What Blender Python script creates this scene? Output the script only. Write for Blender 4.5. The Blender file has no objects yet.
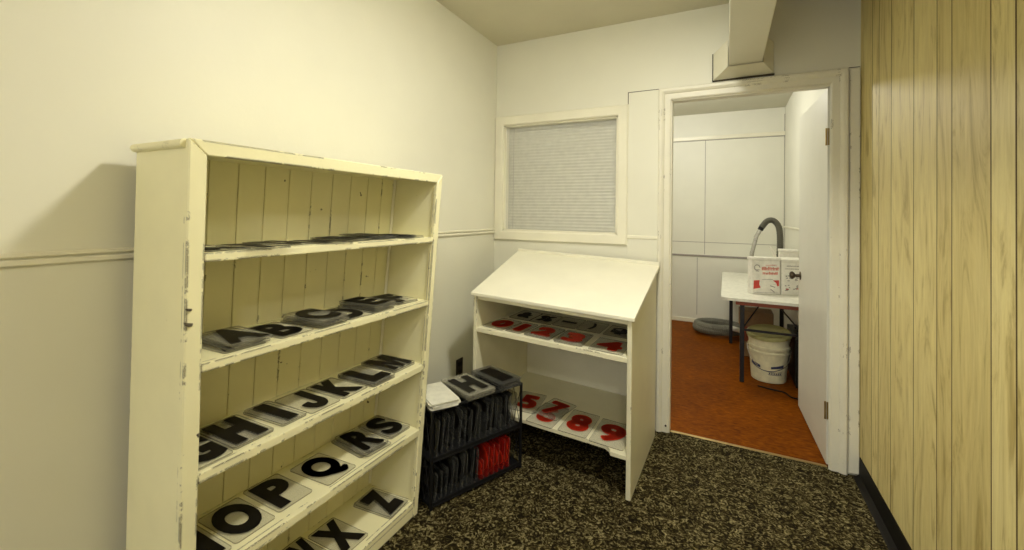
import bpy, bmesh, math, random
from mathutils import Matrix, Vector

random.seed(7)
S = bpy.context.scene
COL = S.collection

# ------------------------------------------------------------------ camera
YAW, PITCH, ROLL = 0.4649103, 0.01374488, 0.01458397
FPX, CYPX, EYE = 426.4966, 207.802, 1.31
fw = Vector((-math.sin(YAW) * math.cos(PITCH), math.cos(YAW) * math.cos(PITCH), math.sin(PITCH)))
rt = Vector((math.cos(YAW), math.sin(YAW), 0))
up = rt.cross(fw)
rt2 = math.cos(ROLL) * rt + math.sin(ROLL) * up
up2 = -math.sin(ROLL) * rt + math.cos(ROLL) * up
cam_data = bpy.data.cameras.new('camera')
cam = bpy.data.objects.new('camera', cam_data)
COL.objects.link(cam)
mw = Matrix.Identity(4)
for i in range(3):
    mw[i][0], mw[i][1], mw[i][2] = rt2[i], up2[i], -fw[i]
mw[2][3] = EYE
cam.matrix_world = mw
cam_data.sensor_width = 36
cam_data.lens = FPX / 1024 * 36
cam_data.shift_y = -(275 - CYPX) / 1024
cam_data.clip_start = 0.02
S.camera = cam

# ------------------------------------------------------------------ light
S.view_settings.view_transform = 'Standard'
S.view_settings.look = 'None'
S.view_settings.gamma = 1
S.view_settings.use_curve_mapping = False
S.view_settings.exposure = 0.0
W = bpy.data.worlds.new('world')
S.world = W
W.use_nodes = True
W.node_tree.nodes['Background'].inputs[0].default_value = (1.0, 0.975, 0.92, 1)
W.node_tree.nodes['Background'].inputs[1].default_value = 1.45


def lamp(name, loc, power, color, size, kind='AREA'):
    d = bpy.data.lights.new(name, kind)
    d.energy = power
    d.color = color
    if kind == 'AREA':                 # flush round ceiling fitting shining down
        d.shape = 'DISK'
        d.size = size
    else:
        d.shadow_soft_size = size
    o = bpy.data.objects.new(name, d)
    o.location = loc
    COL.objects.link(o)
    return o


lamp('ceiling_lamp', (-0.20, 1.36, 2.50), 26, (1.0, 0.97, 0.86), 0.22)
lamp('ceiling_lamp_fill', (-0.20, 1.36, 2.48), 4.5, (1.0, 0.97, 0.86), 0.09, 'POINT')  # point light added at the ceiling lamp to brighten the back wall
lamp('ceiling_lamp_behind_camera', (0.44, -0.95, 2.40), 18, (1.0, 0.97, 0.88), 0.25)
lamp('back_room_lamp', (-0.55, 4.25, 2.40), 38, (1.0, 0.975, 0.89), 0.09, 'POINT')

# ------------------------------------------------------------------ materials
MATS = {}


def mat_base(name):
    m = bpy.data.materials.new(name)
    m.use_nodes = True
    nt = m.node_tree
    b = nt.nodes['Principled BSDF']
    return m, nt, b


def N(nt, t, **kw):
    n = nt.nodes.new(t)
    for k, v in kw.items():
        setattr(n, k, v)
    return n


def noise(nt, scale, detail=4, rough=0.5, coord=None, dist=0.0):
    n = N(nt, 'ShaderNodeTexNoise')
    n.inputs['Scale'].default_value = scale
    n.inputs['Detail'].default_value = detail
    n.inputs['Roughness'].default_value = rough
    n.inputs['Distortion'].default_value = dist
    if coord is not None:
        nt.links.new(coord, n.inputs['Vector'])
    return n


def ramp(nt, fac, stops):
    r = N(nt, 'ShaderNodeValToRGB')
    els = r.color_ramp.elements
    while len(els) < len(stops):
        els.new(0.5)
    for e, (p, c) in zip(els, stops):
        e.position = p
        e.color = (*c, 1) if len(c) == 3 else c
    nt.links.new(fac, r.inputs['Fac'])
    return r


def mix(nt, fac, a, b, mode='MIX'):
    m = N(nt, 'ShaderNodeMix', data_type='RGBA', blend_type=mode)
    for sock, v in ((m.inputs[0], fac), (m.inputs[6], a), (m.inputs[7], b)):
        if hasattr(v, 'links'):
            nt.links.new(v, sock)
        elif isinstance(v, (int, float)):
            sock.default_value = v
        else:
            sock.default_value = (*v, 1)
    return m.outputs[2]


def geo_pos(nt):
    return N(nt, 'ShaderNodeNewGeometry').outputs['Position']


def bump(nt, b, height, strength, dist=0.01):
    n = N(nt, 'ShaderNodeBump')
    n.inputs['Strength'].default_value = strength
    n.inputs['Distance'].default_value = dist
    nt.links.new(height, n.inputs['Height'])
    nt.links.new(n.outputs['Normal'], b.inputs['Normal'])


def paint(name, color, rough=0.5, var=0.06, bscale=60, bstr=0.12, big=2.0):
    m, nt, b = mat_base(name)
    p = geo_pos(nt)
    n1 = noise(nt, big, 3, 0.6, p)
    lo = tuple(c * (1 - var) for c in color)
    hi = tuple(min(1, c * (1 + var * 0.6)) for c in color)
    r = ramp(nt, n1.outputs['Fac'], [(0.3, lo), (0.7, hi)])
    nt.links.new(r.outputs['Color'], b.inputs['Base Color'])
    b.inputs['Roughness'].default_value = rough
    n2 = noise(nt, bscale, 4, 0.6, p)
    bump(nt, b, n2.outputs['Fac'], bstr, 0.004)
    MATS[name] = m
    return m


def chipped(name, color, amount=0.5, dirt=(0.035, 0.022, 0.010), rough=0.42, radius=0.007, spots=0.72):
    """old gloss paint with chips along worn edges and a few spots"""
    m, nt, b = mat_base(name)
    p = geo_pos(nt)
    n1 = noise(nt, 5, 4, 0.6, p)
    r = ramp(nt, n1.outputs['Fac'], [(0.3, tuple(c * 0.93 for c in color)), (0.7, color)])
    bev = N(nt, 'ShaderNodeBevel', samples=4)
    bev.inputs['Radius'].default_value = radius
    g = N(nt, 'ShaderNodeNewGeometry')
    dot = N(nt, 'ShaderNodeVectorMath', operation='DOT_PRODUCT')
    nt.links.new(bev.outputs['Normal'], dot.inputs[0])
    nt.links.new(g.outputs['True Normal'], dot.inputs[1])
    edge = N(nt, 'ShaderNodeMapRange')
    edge.inputs['From Min'].default_value = 0.995
    edge.inputs['From Max'].default_value = 0.95
    nt.links.new(dot.outputs['Value'], edge.inputs['Value'])
    n2 = noise(nt, 26, 6, 0.7, p)
    n3 = noise(nt, 5.5, 2, 0.5, p)
    comb = N(nt, 'ShaderNodeMath', operation='ADD')
    nt.links.new(n2.outputs['Fac'], comb.inputs[0])
    nt.links.new(n3.outputs['Fac'], comb.inputs[1])
    th = N(nt, 'ShaderNodeMapRange')
    th.inputs['From Min'].default_value = 1.20 - 0.30 * amount
    th.inputs['From Max'].default_value = 1.23 - 0.30 * amount
    nt.links.new(comb.outputs[0], th.inputs['Value'])
    mul = N(nt, 'ShaderNodeMath', operation='MULTIPLY')
    nt.links.new(edge.outputs[0], mul.inputs[0])
    nt.links.new(th.outputs[0], mul.inputs[1])
    n4 = noise(nt, 17, 3, 0.6, p)
    sp = N(nt, 'ShaderNodeMapRange')
    sp.inputs['From Min'].default_value = spots
    sp.inputs['From Max'].default_value = spots + 0.02
    nt.links.new(n4.outputs['Fac'], sp.inputs['Value'])
    mx = N(nt, 'ShaderNodeMath', operation='MAXIMUM')
    nt.links.new(mul.outputs[0], mx.inputs[0])
    nt.links.new(sp.outputs[0], mx.inputs[1])
    c = mix(nt, mx.outputs[0], r.outputs['Color'], dirt)
    nt.links.new(c, b.inputs['Base Color'])
    b.inputs['Roughness'].default_value = rough
    n5 = noise(nt, 45, 4, 0.6, p)
    bump(nt, b, n5.outputs['Fac'], 0.12, 0.004)
    MATS[name] = m
    return m


def plain(name, color, rough=0.5, metal=0.0, var=0.10, scale=25, alpha=None, spec=None):
    m, nt, b = mat_base(name)
    n1 = noise(nt, scale, 3, 0.6, geo_pos(nt))
    r = ramp(nt, n1.outputs['Fac'], [(0.3, tuple(c * (1 - var) for c in color)), (0.7, tuple(min(1, c * (1 + var)) for c in color))])
    nt.links.new(r.outputs['Color'], b.inputs['Base Color'])
    b.inputs['Roughness'].default_value = rough
    b.inputs['Metallic'].default_value = metal
    if spec is not None:
        b.inputs['Specular IOR Level'].default_value = spec
    if alpha is not None:
        b.inputs['Alpha'].default_value = alpha
    MATS[name] = m
    return m


WALLC = (0.80, 0.785, 0.66)
paint('wall_paint', WALLC, 0.5, 0.04, 40, 0.10, 1.6)
paint('trim_paint', (0.84, 0.81, 0.66), 0.35, 0.05, 50, 0.08, 4)
paint('beam_paint', (0.90, 0.885, 0.76), 0.28, 0.03, 30, 0.03, 2)
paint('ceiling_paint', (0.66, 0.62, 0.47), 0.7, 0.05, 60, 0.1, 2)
paint('back_room_paint', (0.80, 0.79, 0.68), 0.5, 0.04, 40, 0.08, 2)
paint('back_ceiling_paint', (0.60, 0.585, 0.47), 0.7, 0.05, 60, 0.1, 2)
paint('door_paint', (0.78, 0.77, 0.68), 0.38, 0.04, 40, 0.06, 3)
chipped('worn_trim', (0.84, 0.81, 0.67), 0.15, (0.12, 0.08, 0.04), spots=0.78)
BC = (0.90, 0.855, 0.55)
chipped('old_paint', BC, 0.66)
chipped('old_paint_light', BC, 0.25, radius=0.004)
paint('desk_paint', (0.90, 0.87, 0.71), 0.32, 0.04, 30, 0.05, 4)
chipped('desk_edge_paint', (0.86, 0.82, 0.60), 0.2, (0.16, 0.12, 0.06), spots=0.8)
plain('black_vinyl', (0.008, 0.007, 0.006), 0.6, spec=0.15)
plain('black_plastic', (0.007, 0.007, 0.008), 0.4, spec=0.25)
plain('black_letter', (0.006, 0.005, 0.004), 0.5, spec=0.15)
plain('red_letter', (0.66, 0.035, 0.012), 0.45, spec=0.2)
plain('dark_metal', (0.018, 0.018, 0.022), 0.4, 0.3)
plain('brass', (0.42, 0.31, 0.13), 0.35, 0.9)
plain('bronze', (0.10, 0.075, 0.05), 0.3, 0.9)
plain('blind_slat', (0.60, 0.595, 0.50), 0.35)
plain('card_white', (0.80, 0.77, 0.68), 0.6)
plain('card_red', (0.55, 0.05, 0.035), 0.6)
plain('card_pink', (0.66, 0.25, 0.20), 0.6)
plain('card_grey', (0.33, 0.30, 0.27), 0.6)
plain('card_brown', (0.30, 0.19, 0.09), 0.7)
plain('laminate', (0.80, 0.79, 0.69), 0.35)
plain('red_wood', (0.30, 0.075, 0.035), 0.5)
plain('white_plastic', (0.72, 0.68, 0.46), 0.4)
plain('olive_plastic', (0.36, 0.34, 0.14), 0.4)
plain('navy_ink', (0.04, 0.05, 0.12), 0.5)
plain('hose_grey', (0.15, 0.145, 0.11), 0.5)
plain('hose_dark', (0.09, 0.085, 0.06), 0.5)
plain('chrome', (0.55, 0.54, 0.50), 0.25, 0.9)
plain('paper_white', (0.74, 0.73, 0.63), 0.6)
plain('outlet_brown', (0.016, 0.010, 0.007), 0.35)
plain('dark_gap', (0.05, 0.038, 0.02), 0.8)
plain('dark_screw', (0.06, 0.045, 0.03), 0.5)


def acrylic(name, color, alpha):
    m, nt, b = mat_base(name)
    b.inputs['Base Color'].default_value = (*color, 1)
    b.inputs['Roughness'].default_value = 0.18
    b.inputs['IOR'].default_value = 1.49
    b.inputs['Specular IOR Level'].default_value = 0.3
    n1 = noise(nt, 14, 3, 0.6, geo_pos(nt))
    r = N(nt, 'ShaderNodeMapRange')
    r.inputs['To Min'].default_value = alpha - 0.06
    r.inputs['To Max'].default_value = alpha + 0.06
    nt.links.new(n1.outputs['Fac'], r.inputs['Value'])
    nt.links.new(r.outputs[0], b.inputs['Alpha'])
    MATS[name] = m


acrylic('acrylic', (0.52, 0.50, 0.40), 0.20)
acrylic('acrylic_smoky', (0.10, 0.10, 0.09), 0.30)
acrylic('acrylic_edge', (0.20, 0.19, 0.14), 0.55)
acrylic('acrylic_smoky_edge', (0.20, 0.20, 0.19), 0.30)
acrylic('acrylic_red', (0.50, 0.015, 0.008), 0.55)
acrylic('acrylic_red_edge', (0.45, 0.10, 0.08), 0.5)

m, nt, b = mat_base('glass')
b.inputs['Base Color'].default_value = (1, 1, 1, 1)
b.inputs['Roughness'].default_value = 0.02
b.inputs['Alpha'].default_value = 0.12
MATS['glass'] = m

# carpet: dark brown ground with cream flecks
m, nt, b = mat_base('carpet')
p = geo_pos(nt)
n0 = noise(nt, 44, 2, 0.5, p, 1.8)
n1 = noise(nt, 85, 3, 0.6, p, 1.2)
n2 = noise(nt, 3.0, 2, 0.5, p)
r1 = ramp(nt, n0.outputs['Fac'], [(0.38, (0.012, 0.009, 0.003)), (0.48, (0.040, 0.031, 0.012)), (0.56, (0.125, 0.105, 0.048)), (0.67, (0.32, 0.285, 0.155))])
r2 = ramp(nt, n1.outputs['Fac'], [(0.38, (0.35, 0.32, 0.28)), (0.62, (1.15, 1.12, 1.0))])
c = mix(nt, 1.0, r1.outputs['Color'], r2.outputs['Color'], 'MULTIPLY')
nt.links.new(c, b.inputs['Base Color'])
b.inputs['Roughness'].default_value = 0.95
b.inputs['Specular IOR Level'].default_value = 0.1
bump(nt, b, n1.outputs['Fac'], 0.8, 0.006)
MATS['carpet'] = m

# burnt-orange sheet floor with a streaky grain
m, nt, b = mat_base('orange_floor')
p = geo_pos(nt)
mp = N(nt, 'ShaderNodeMapping')
mp.inputs['Scale'].default_value = (22, 60, 1)
nt.links.new(p, mp.inputs['Vector'])
n0 = noise(nt, 1.0, 5, 0.6, mp.outputs[0], 0.6)
n1 = noise(nt, 2.4, 3, 0.6, p)
r1 = ramp(nt, n0.outputs['Fac'], [(0.32, (0.115, 0.027, 0.001)), (0.55, (0.205, 0.054, 0.001)), (0.72, (0.30, 0.098, 0.004))])
r2 = ramp(nt, n1.outputs['Fac'], [(0.3, (0.78, 0.74, 0.7)), (0.7, (1.1, 1.08, 1.0))])
nt.links.new(mix(nt, 1.0, r1.outputs['Color'], r2.outputs['Color'], 'MULTIPLY'), b.inputs['Base Color'])
b.inputs['Roughness'].default_value = 0.55
b.inputs['Specular IOR Level'].default_value = 0.05
MATS['orange_floor'] = m

# pale printed-wood wall panelling; tone and groove come from face attributes
m, nt, b = mat_base('wood_panelling')
p = geo_pos(nt)
at = N(nt, 'ShaderNodeAttribute', attribute_name='tone')
gr = N(nt, 'ShaderNodeAttribute', attribute_name='groove')
off = N(nt, 'ShaderNodeVectorMath', operation='SCALE')
cx = N(nt, 'ShaderNodeCombineXYZ')
nt.links.new(at.outputs['Fac'], cx.inputs[2])
nt.links.new(cx.outputs[0], off.inputs[0])
off.inputs['Scale'].default_value = 37.0
add = N(nt, 'ShaderNodeVectorMath', operation='ADD')
nt.links.new(p, add.inputs[0])
nt.links.new(off.outputs[0], add.inputs[1])
mp = N(nt, 'ShaderNodeMapping')
mp.inputs['Scale'].default_value = (6, 6, 1.1)
nt.links.new(add.outputs[0], mp.inputs['Vector'])
n0 = noise(nt, 1.7, 6, 0.66, mp.outputs[0], 2.2)
mp2 = N(nt, 'ShaderNodeMapping')
mp2.inputs['Scale'].default_value = (110, 110, 5)
nt.links.new(add.outputs[0], mp2.inputs['Vector'])
n1 = noise(nt, 1.0, 4, 0.6, mp2.outputs[0], 0.3)
r1 = ramp(nt, n0.outputs['Fac'], [(0.32, (0.50, 0.395, 0.145)), (0.45, (0.75, 0.645, 0.295)), (0.60, (0.83, 0.73, 0.36)), (0.8, (0.86, 0.76, 0.40))])
r2 = ramp(nt, n1.outputs['Fac'], [(0.35, (0.92, 0.91, 0.89)), (0.6, (1.02, 1.02, 1.02))])
c = mix(nt, 1.0, r1.outputs['Color'], r2.outputs['Color'], 'MULTIPLY')
tv = ramp(nt, at.outputs['Fac'], [(0.0, (0.90, 0.87, 0.80)), (1.0, (1.08, 1.08, 1.08))])
c = mix(nt, 1.0, c, tv.outputs['Color'], 'MULTIPLY')
c = mix(nt, gr.outputs['Fac'], c, (0.13, 0.085, 0.025))
nt.links.new(c, b.inputs['Base Color'])
b.inputs['Roughness'].default_value = 0.55
bump(nt, b, n1.outputs['Fac'], 0.05, 0.003)
MATS['wood_panelling'] = m


# ------------------------------------------------------------------ mesh helpers
def world_of(o):
    m = o.matrix_basis.copy()
    while o.parent:
        o = o.parent
        m = o.matrix_basis @ m
    return m


def link(name, me, material=None, parent=None, world_coords=True):
    if material is not None and len(me.materials) == 0:
        me.materials.append(MATS[material])
    o = bpy.data.objects.new(name, me)
    COL.objects.link(o)
    if parent is not None:
        if world_coords:
            me.transform(world_of(parent).inverted())
        o.parent = parent
    return o


def smooth(me, ang=35):
    for p_ in me.polygons:
        p_.use_smooth = True
    me.set_sharp_from_angle(angle=math.radians(ang))


def obj(name, bm, material, parent=None, local=False, sm=False, fix=True):
    """links a bmesh; with local=False its coordinates are world coordinates"""
    if fix:
        bmesh.ops.recalc_face_normals(bm, faces=bm.faces[:])
    me = bpy.data.meshes.new(name)
    bm.to_mesh(me)
    bm.free()
    if sm:
        smooth(me)
    return link(name, me, material, parent, not local)


def tag(o, label, cat, group=None):
    o['label'] = label
    o['category'] = cat
    if group:
        o['group'] = group
    return o


def thing(name, label, cat, loc=(0, 0, 0), rz=0.0, group=None):
    o = bpy.data.objects.new(name, None)
    o.location = loc
    o.rotation_euler = (0, 0, rz)
    o.empty_display_size = 0.05
    COL.objects.link(o)
    return tag(o, label, cat, group)


def box(bm, x0, x1, y0, y1, z0, z1, bev=0.0, seg=1):
    t = bmesh.new()
    bmesh.ops.create_cube(t, size=1)
    for v in t.verts:
        v.co = Vector((x0 + (v.co.x + .5) * (x1 - x0), y0 + (v.co.y + .5) * (y1 - y0), z0 + (v.co.z + .5) * (z1 - z0)))
    if bev > 0:
        bmesh.ops.bevel(t, geom=t.edges[:], offset=bev, segments=seg, profile=0.7, affect='EDGES')
    me = bpy.data.meshes.new('tmp')
    t.to_mesh(me)
    t.free()
    bm.from_mesh(me)
    bpy.data.meshes.remove(me)
    return bm


def B(*a, bev=0.002, seg=1):
    return box(bmesh.new(), *a, bev=bev, seg=seg)


def prism(bm, pts, fn):
    """extrudes outline pts; fn(p, k) gives the 3-D point for end k"""
    a = [bm.verts.new(fn(p_, 0)) for p_ in pts]
    c_ = [bm.verts.new(fn(p_, 1)) for p_ in pts]
    n = len(pts)
    bm.faces.new(a)
    bm.faces.new(list(reversed(c_)))
    for i in range(n):
        bm.faces.new((a[i], c_[i], c_[(i + 1) % n], a[(i + 1) % n]))
    return bm


def tube(bm, pts, r, n=8, closed_ends=True, ridges=None):
    pts = [Vector(p_) for p_ in pts]
    rings = []
    t0 = (pts[1] - pts[0]).normalized()
    ref = Vector((0, 0, 1)) if abs(t0.z) < 0.9 else Vector((1, 0, 0))
    u = t0.cross(ref).normalized()
    for i, p_ in enumerate(pts):
        if i == 0:
            t = t0
        elif i == len(pts) - 1:
            t = (pts[i] - pts[i - 1]).normalized()
        else:
            t = (pts[i + 1] - pts[i - 1]).normalized()
        u = (u - t * u.dot(t)).normalized()
        w = t.cross(u)
        rr = r if ridges is None else r * (1 + ridges * (1 if i % 2 else -1))
        rings.append([bm.verts.new(p_ + (u * math.cos(2 * math.pi * k / n) + w * math.sin(2 * math.pi * k / n)) * rr) for k in range(n)])
    for i in range(len(rings) - 1):
        for k in range(n):
            bm.faces.new((rings[i][k], rings[i][(k + 1) % n], rings[i + 1][(k + 1) % n], rings[i + 1][k]))
    if closed_ends:
        bm.faces.new(list(reversed(rings[0])))
        bm.faces.new(rings[-1])
    return bm


def lathe(bm, prof, c, n=36):
    rings = []
    for r, z in prof:
        if r < 1e-6:
            rings.append([bm.verts.new((c[0], c[1], c[2] + z))])
        else:
            rings.append([bm.verts.new((c[0] + r * math.cos(2 * math.pi * k / n), c[1] + r * math.sin(2 * math.pi * k / n), c[2] + z)) for k in range(n)])
    for a, d in zip(rings, rings[1:]):
        for k in range(n):
            k2 = (k + 1) % n
            if len(a) == 1 and len(d) == 1:
                continue
            if len(a) == 1:
                bm.faces.new((a[0], d[k2], d[k]))
            elif len(d) == 1:
                bm.faces.new((a[k], a[k2], d[0]))
            else:
                bm.faces.new((a[k], a[k2], d[k2], d[k]))
    return bm


def spline(pts, n=8):
    out = []
    P = [Vector(p_) for p_ in pts]
    for i in range(len(P) - 1):
        p0, p1, p2, p3 = P[max(i - 1, 0)], P[i], P[i + 1], P[min(i + 2, len(P) - 1)]
        for k in range(n):
            t = k / n
            out.append(0.5 * ((2 * p1) + (-p0 + p2) * t + (2 * p0 - 5 * p1 + 4 * p2 - p3) * t * t + (-p0 + 3 * p1 - 3 * p2 + p3) * t ** 3))
    out.append(P[-1])
    return out


def struct(name, bm, material, parent=None, sm=False):
    o = obj(name, bm, material, parent, sm=sm)
    if parent is None:
        o['kind'] = 'structure'
    return o


# ------------------------------------------------------------------ the setting
XL, XR, YB, ZC = -1.525, 0.616, 2.76, 2.552
YF = -2.4            # how far the room is built behind the camera
WT = 0.06            # partition thickness
YR2, ZC2, XL2, XR2 = 5.75, 2.578, -1.75, 0.60
DX0, DX1, DZ = -0.302, 0.487, 2.018      # door opening
WX0, WX1, WZ0, WZ1 = -1.458, -0.625, 1.185, 1.952   # window opening

struct('floor', B(XL - .1, XR + .1, YF, YB + .022, -0.06, 0.0, bev=0), 'carpet')
struct('floor.001', B(XL2 - .1, XR2 + .1, YB + .022, YR2 + .1, -0.06, -0.001, bev=0), 'orange_floor')
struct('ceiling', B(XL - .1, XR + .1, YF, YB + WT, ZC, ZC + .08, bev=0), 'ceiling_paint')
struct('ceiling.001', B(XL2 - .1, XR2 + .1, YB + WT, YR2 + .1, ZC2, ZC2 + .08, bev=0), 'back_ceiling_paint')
struct('wall_left', B(XL - .1, XL, YF, YB + WT, 0, ZC, bev=0), 'wall_paint')

bm = bmesh.new()
box(bm, XL, WX0, YB, YB + WT, 0, ZC)
box(bm, WX0, WX1, YB, YB + WT, 0, WZ0)
box(bm, WX0, WX1, YB, YB + WT, WZ1, ZC)
box(bm, WX1, DX0, YB, YB + WT, 0, ZC)
box(bm, DX0, DX1 + .016, YB, YB + WT, DZ, ZC)
box(bm, DX1 + .016, XR, YB, YB + WT, 0, ZC)
struct('wall_back', bm, 'wall_paint')

# panelled right wall: boards between V grooves, one mesh
gs = [2.557, 2.46, 2.299, 2.06, 1.867, 1.764, 1.549, 1.44]
steps = [0.20, 0.115, 0.225, 0.10, 0.16, 0.24, 0.19, 0.103, 0.215, 0.11]
y = gs[-1]
i = 0
while y > YF:
    y -= steps[i % len(steps)]
    gs.append(y)
    i += 1
gs = [2.76] + [g for g in gs if g > YF + .05] + [YF]
bm = bmesh.new()
lt = bm.faces.layers.float.new('tone')
lg = bm.faces.layers.float.new('groove')
GW, GD = 0.0055, 0.005


def quad(a, c_, tone, groove):
    vs = [bm.verts.new((a[0], a[1], 0)), bm.verts.new((c_[0], c_[1], 0)), bm.verts.new((c_[0], c_[1], ZC)), bm.verts.new((a[0], a[1], ZC))]
    f_ = bm.faces.new(vs)
    f_[lt] = tone
    f_[lg] = groove


rg = random.Random(3)
for a, c_ in zip(gs, gs[1:]):
    tone = rg.random()
    wide = 1.5 if abs(c_ - 1.44) < .01 else 1.0
    quad((XR, a - GW / 2), (XR, c_ + GW / 2 * wide), tone, 0)
    quad((XR, c_ + GW / 2 * wide), (XR + GD, c_), tone, 1)
    quad((XR + GD, c_), (XR, c_ - GW / 2), tone, 1)
vs = [bm.verts.new(v) for v in ((XR + .08, YF, 0), (XR + .08, YB, 0), (XR + .08, YB, ZC), (XR + .08, YF, ZC))]
bm.faces.new(vs)
bmesh.ops.remove_doubles(bm, verts=bm.verts[:], dist=0.0002)
me = bpy.data.meshes.new('wall_right')
bm.to_mesh(me)
bm.free()
link('wall_right', me, 'wood_panelling')['kind'] = 'structure'

# back room shell
bm = bmesh.new()
box(bm, XL2 - .1, XR2 + .1, YR2, YR2 + .08, 0, ZC2)
struct('wall_far', bm, 'back_room_paint')
struct('wall_far_right', B(XR2, XR2 + .1, YB + WT, YR2, 0, ZC2, bev=0), 'back_room_paint')
struct('wall_far_left', B(XL2 - .1, XL2, YB + WT, YR2, 0, ZC2, bev=0), 'back_room_paint')
# battens and seams on the far wall
struct('trim_1', B(XL2, XR2, YR2 - .014, YR2, 2.255, 2.30, bev=.003), 'trim_paint')
bm = B(XL2, XR2, YR2 - .012, YR2, 0.816, 0.838, bev=.003)
struct('trim_2', bm, 'card_grey')
bm = bmesh.new()
for x, z0, z1 in ((-0.23, 0.845, 2.25), (-0.312, 0.1, 0.80), (0.596, 0.0, 2.5)):
    box(bm, x - .003, x + .003, YR2 - .002, YR2, z0, z1)
box(bm, XL2, XR2, YR2 - .002, YR2, 0.99, 0.996)
box(bm, XL2, XR2, YR2 - .002, YR2, 2.243, 2.252)
struct('trim_3', bm, 'card_grey')
struct('baseboard_far', B(XL2, XR2, YR2 - .012, YR2, 0, 0.05, bev=.003), 'trim_paint')
struct('trim_4', B(XR2 - .01, XR2, YB + .2, YR2, 1.195, 1.215, bev=.003), 'trim_paint')

# chair rails
bm = bmesh.new()
for z0, z1, t in ((1.166, 1.181, .012), (1.186, 1.199, .009)):
    box(bm, XL, XL + t, YF, YB, z0, z1, bev=.003)
struct('trim_5', bm, 'trim_paint')
struct('trim_6', B(-0.565, -0.37, YB - .012, YB, 1.162, 1.185, bev=.004), 'trim_paint')

# thin board panel around the door, with an open dark seam above it
bm = bmesh.new()
box(bm, -0.560, DX0, YB - .006, YB, 0.0, 2.092, bev=.0015)
box(bm, DX0, XR - .002, YB - .006, YB, DZ, 2.092, bev=.0015)
box(bm, DX1, XR - .002, YB - .006, YB, 0.0, DZ, bev=.0015)
struct('trim_7', bm, 'wall_paint')
bm = bmesh.new()
box(bm, -0.565, XR - .002, YB - .003, YB, 2.0925, 2.0965)
box(bm, -0.565, -0.5605, YB - .003, YB, 2.015, 2.0965)
struct('trim_8', bm, 'dark_gap')

# door casing with a stepped profile, mitred at the corners
PROF = [(0.0, 0.0), (0.0, .010), (.006, .014), (.036, .014), (.040, .020), (.052, .026), (.066, .026), (.072, .020), (.072, 0.0)]


def casing(bm, x0, x1, z1, z0=None, yf=YB - .006):
    """profile swept up, over and down round an opening; z0 closes it as a frame"""
    def corner(sx, sz, u):
        x = x0 - u if sx < 0 else x1 + u
        z = (z1 + u) if sz > 0 else (z0 - u if z0 is not None else 0.004)
        return x, z
    seq = [(-1, -1), (-1, 1), (1, 1), (1, -1)]
    rings = []
    for sx, sz in seq:
        rings.append([bm.verts.new((corner(sx, sz, u)[0], yf - d, corner(sx, sz, u)[1])) for u, d in PROF])
    pairs = [(0, 1), (1, 2), (2, 3)] + ([(3, 0)] if z0 is not None else [])
    for a, c_ in pairs:
        for k in range(len(PROF) - 1):
            bm.faces.new((rings[a][k], rings[a][k + 1], rings[c_][k + 1], rings[c_][k]))
    if z0 is None:
        for k in (0, 3):
            bm.faces.new(rings[k])
    return bm


struct('trim_9', casing(bmesh.new(), DX0, DX1 + .004, DZ), 'worn_trim')
# jamb lining and threshold
bm = bmesh.new()
box(bm, DX0 - .001, DX0 + .006, YB - .006, YB + WT, 0, DZ)
box(bm, DX0, DX1, YB - .006, YB + WT, DZ - .006, DZ + .001)
struct('trim_10', bm, 'worn_trim')
struct('hinge_gap_shade', B(DX1 + .0135, DX1 + .016, YB, YB + WT, 0, DZ, bev=0), 'dark_gap')  # dark colour stands in for the shade inside the hinge-side gap
struct('trim_11', B(DX0 + .006, DX1 - .002, YB + .012, YB + .030, -0.002, 0.004, bev=.001), 'brass')
# filler strip between casing and the panelled wall, with its crack and round foot
struct('trim_12', B(DX1 + .082, XR - .003, YB - .022, YB - .006, 0.012, 2.085, bev=.004), 'worn_trim')
# baseboards
bm = bmesh.new()
prism(bm, [(XR, 0.0), (XR, 0.105), (XR - .004, 0.105), (XR - .006, 0.02), (XR - .022, 0.003), (XR - .03, 0.0)], lambda p_, k: (p_[0], (YF, YB - .024)[k], p_[1]))
struct('baseboard_right', bm, 'black_vinyl')
bm = bmesh.new()
prism(bm, [(YB, 0.0), (YB, 0.10), (YB - .004, 0.10), (YB - .006, 0.02), (YB - .02, 0.003), (YB - .028, 0.0)], lambda p_, k: ((XL, -0.562)[k], p_[0], p_[1]))
struct('baseboard_back', bm, 'black_vinyl')
# screws at the foot of the left casing
bm = bmesh.new()
for x in (-0.352, -0.316):
    tube(bm, [(x, YB - .019, .045), (x, YB - .024, .045)], .006, 8)
struct('trim_13', bm, 'dark_screw')

# boxed beam under the ceiling with a flared collar at the wall
bm = bmesh.new()
box(bm, 0.008, 0.172, 0.95, YB - .008, 2.152, ZC, bev=.003)
struct('trim_14', bm, 'beam_paint')
bm = bmesh.new()
near = [(0.004, 2.30), (0.004, 2.148), (0.176, 2.148), (0.176, 2.30)]
far = [(-0.072, 2.262), (-0.072, 2.108), (0.232, 2.112), (0.232, 2.285)]
yn, yf = YB - .11, YB - .007
a = [bm.verts.new((x, yn, z)) for x, z in near]
c_ = [bm.verts.new((x, yf, z)) for x, z in far]
d = [bm.verts.new((x, yf, z)) for x, z in near]
for k in range(3):
    bm.faces.new((a[k], a[k + 1], c_[k + 1], c_[k]))
    bm.faces.new((a[k], d[k], d[k + 1], a[k + 1]))
    bm.faces.new((c_[k], c_[k + 1], d[k + 1], d[k]))
for k in (0, 3):
    bm.faces.new((a[k], c_[k], d[k]))
struct('trim_15', bm, 'trim_paint')
struct('trim_16', B(-0.076, 0.236, YB - .006, YB - .001, 2.100, 2.111, bev=0), 'dark_gap')
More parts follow.
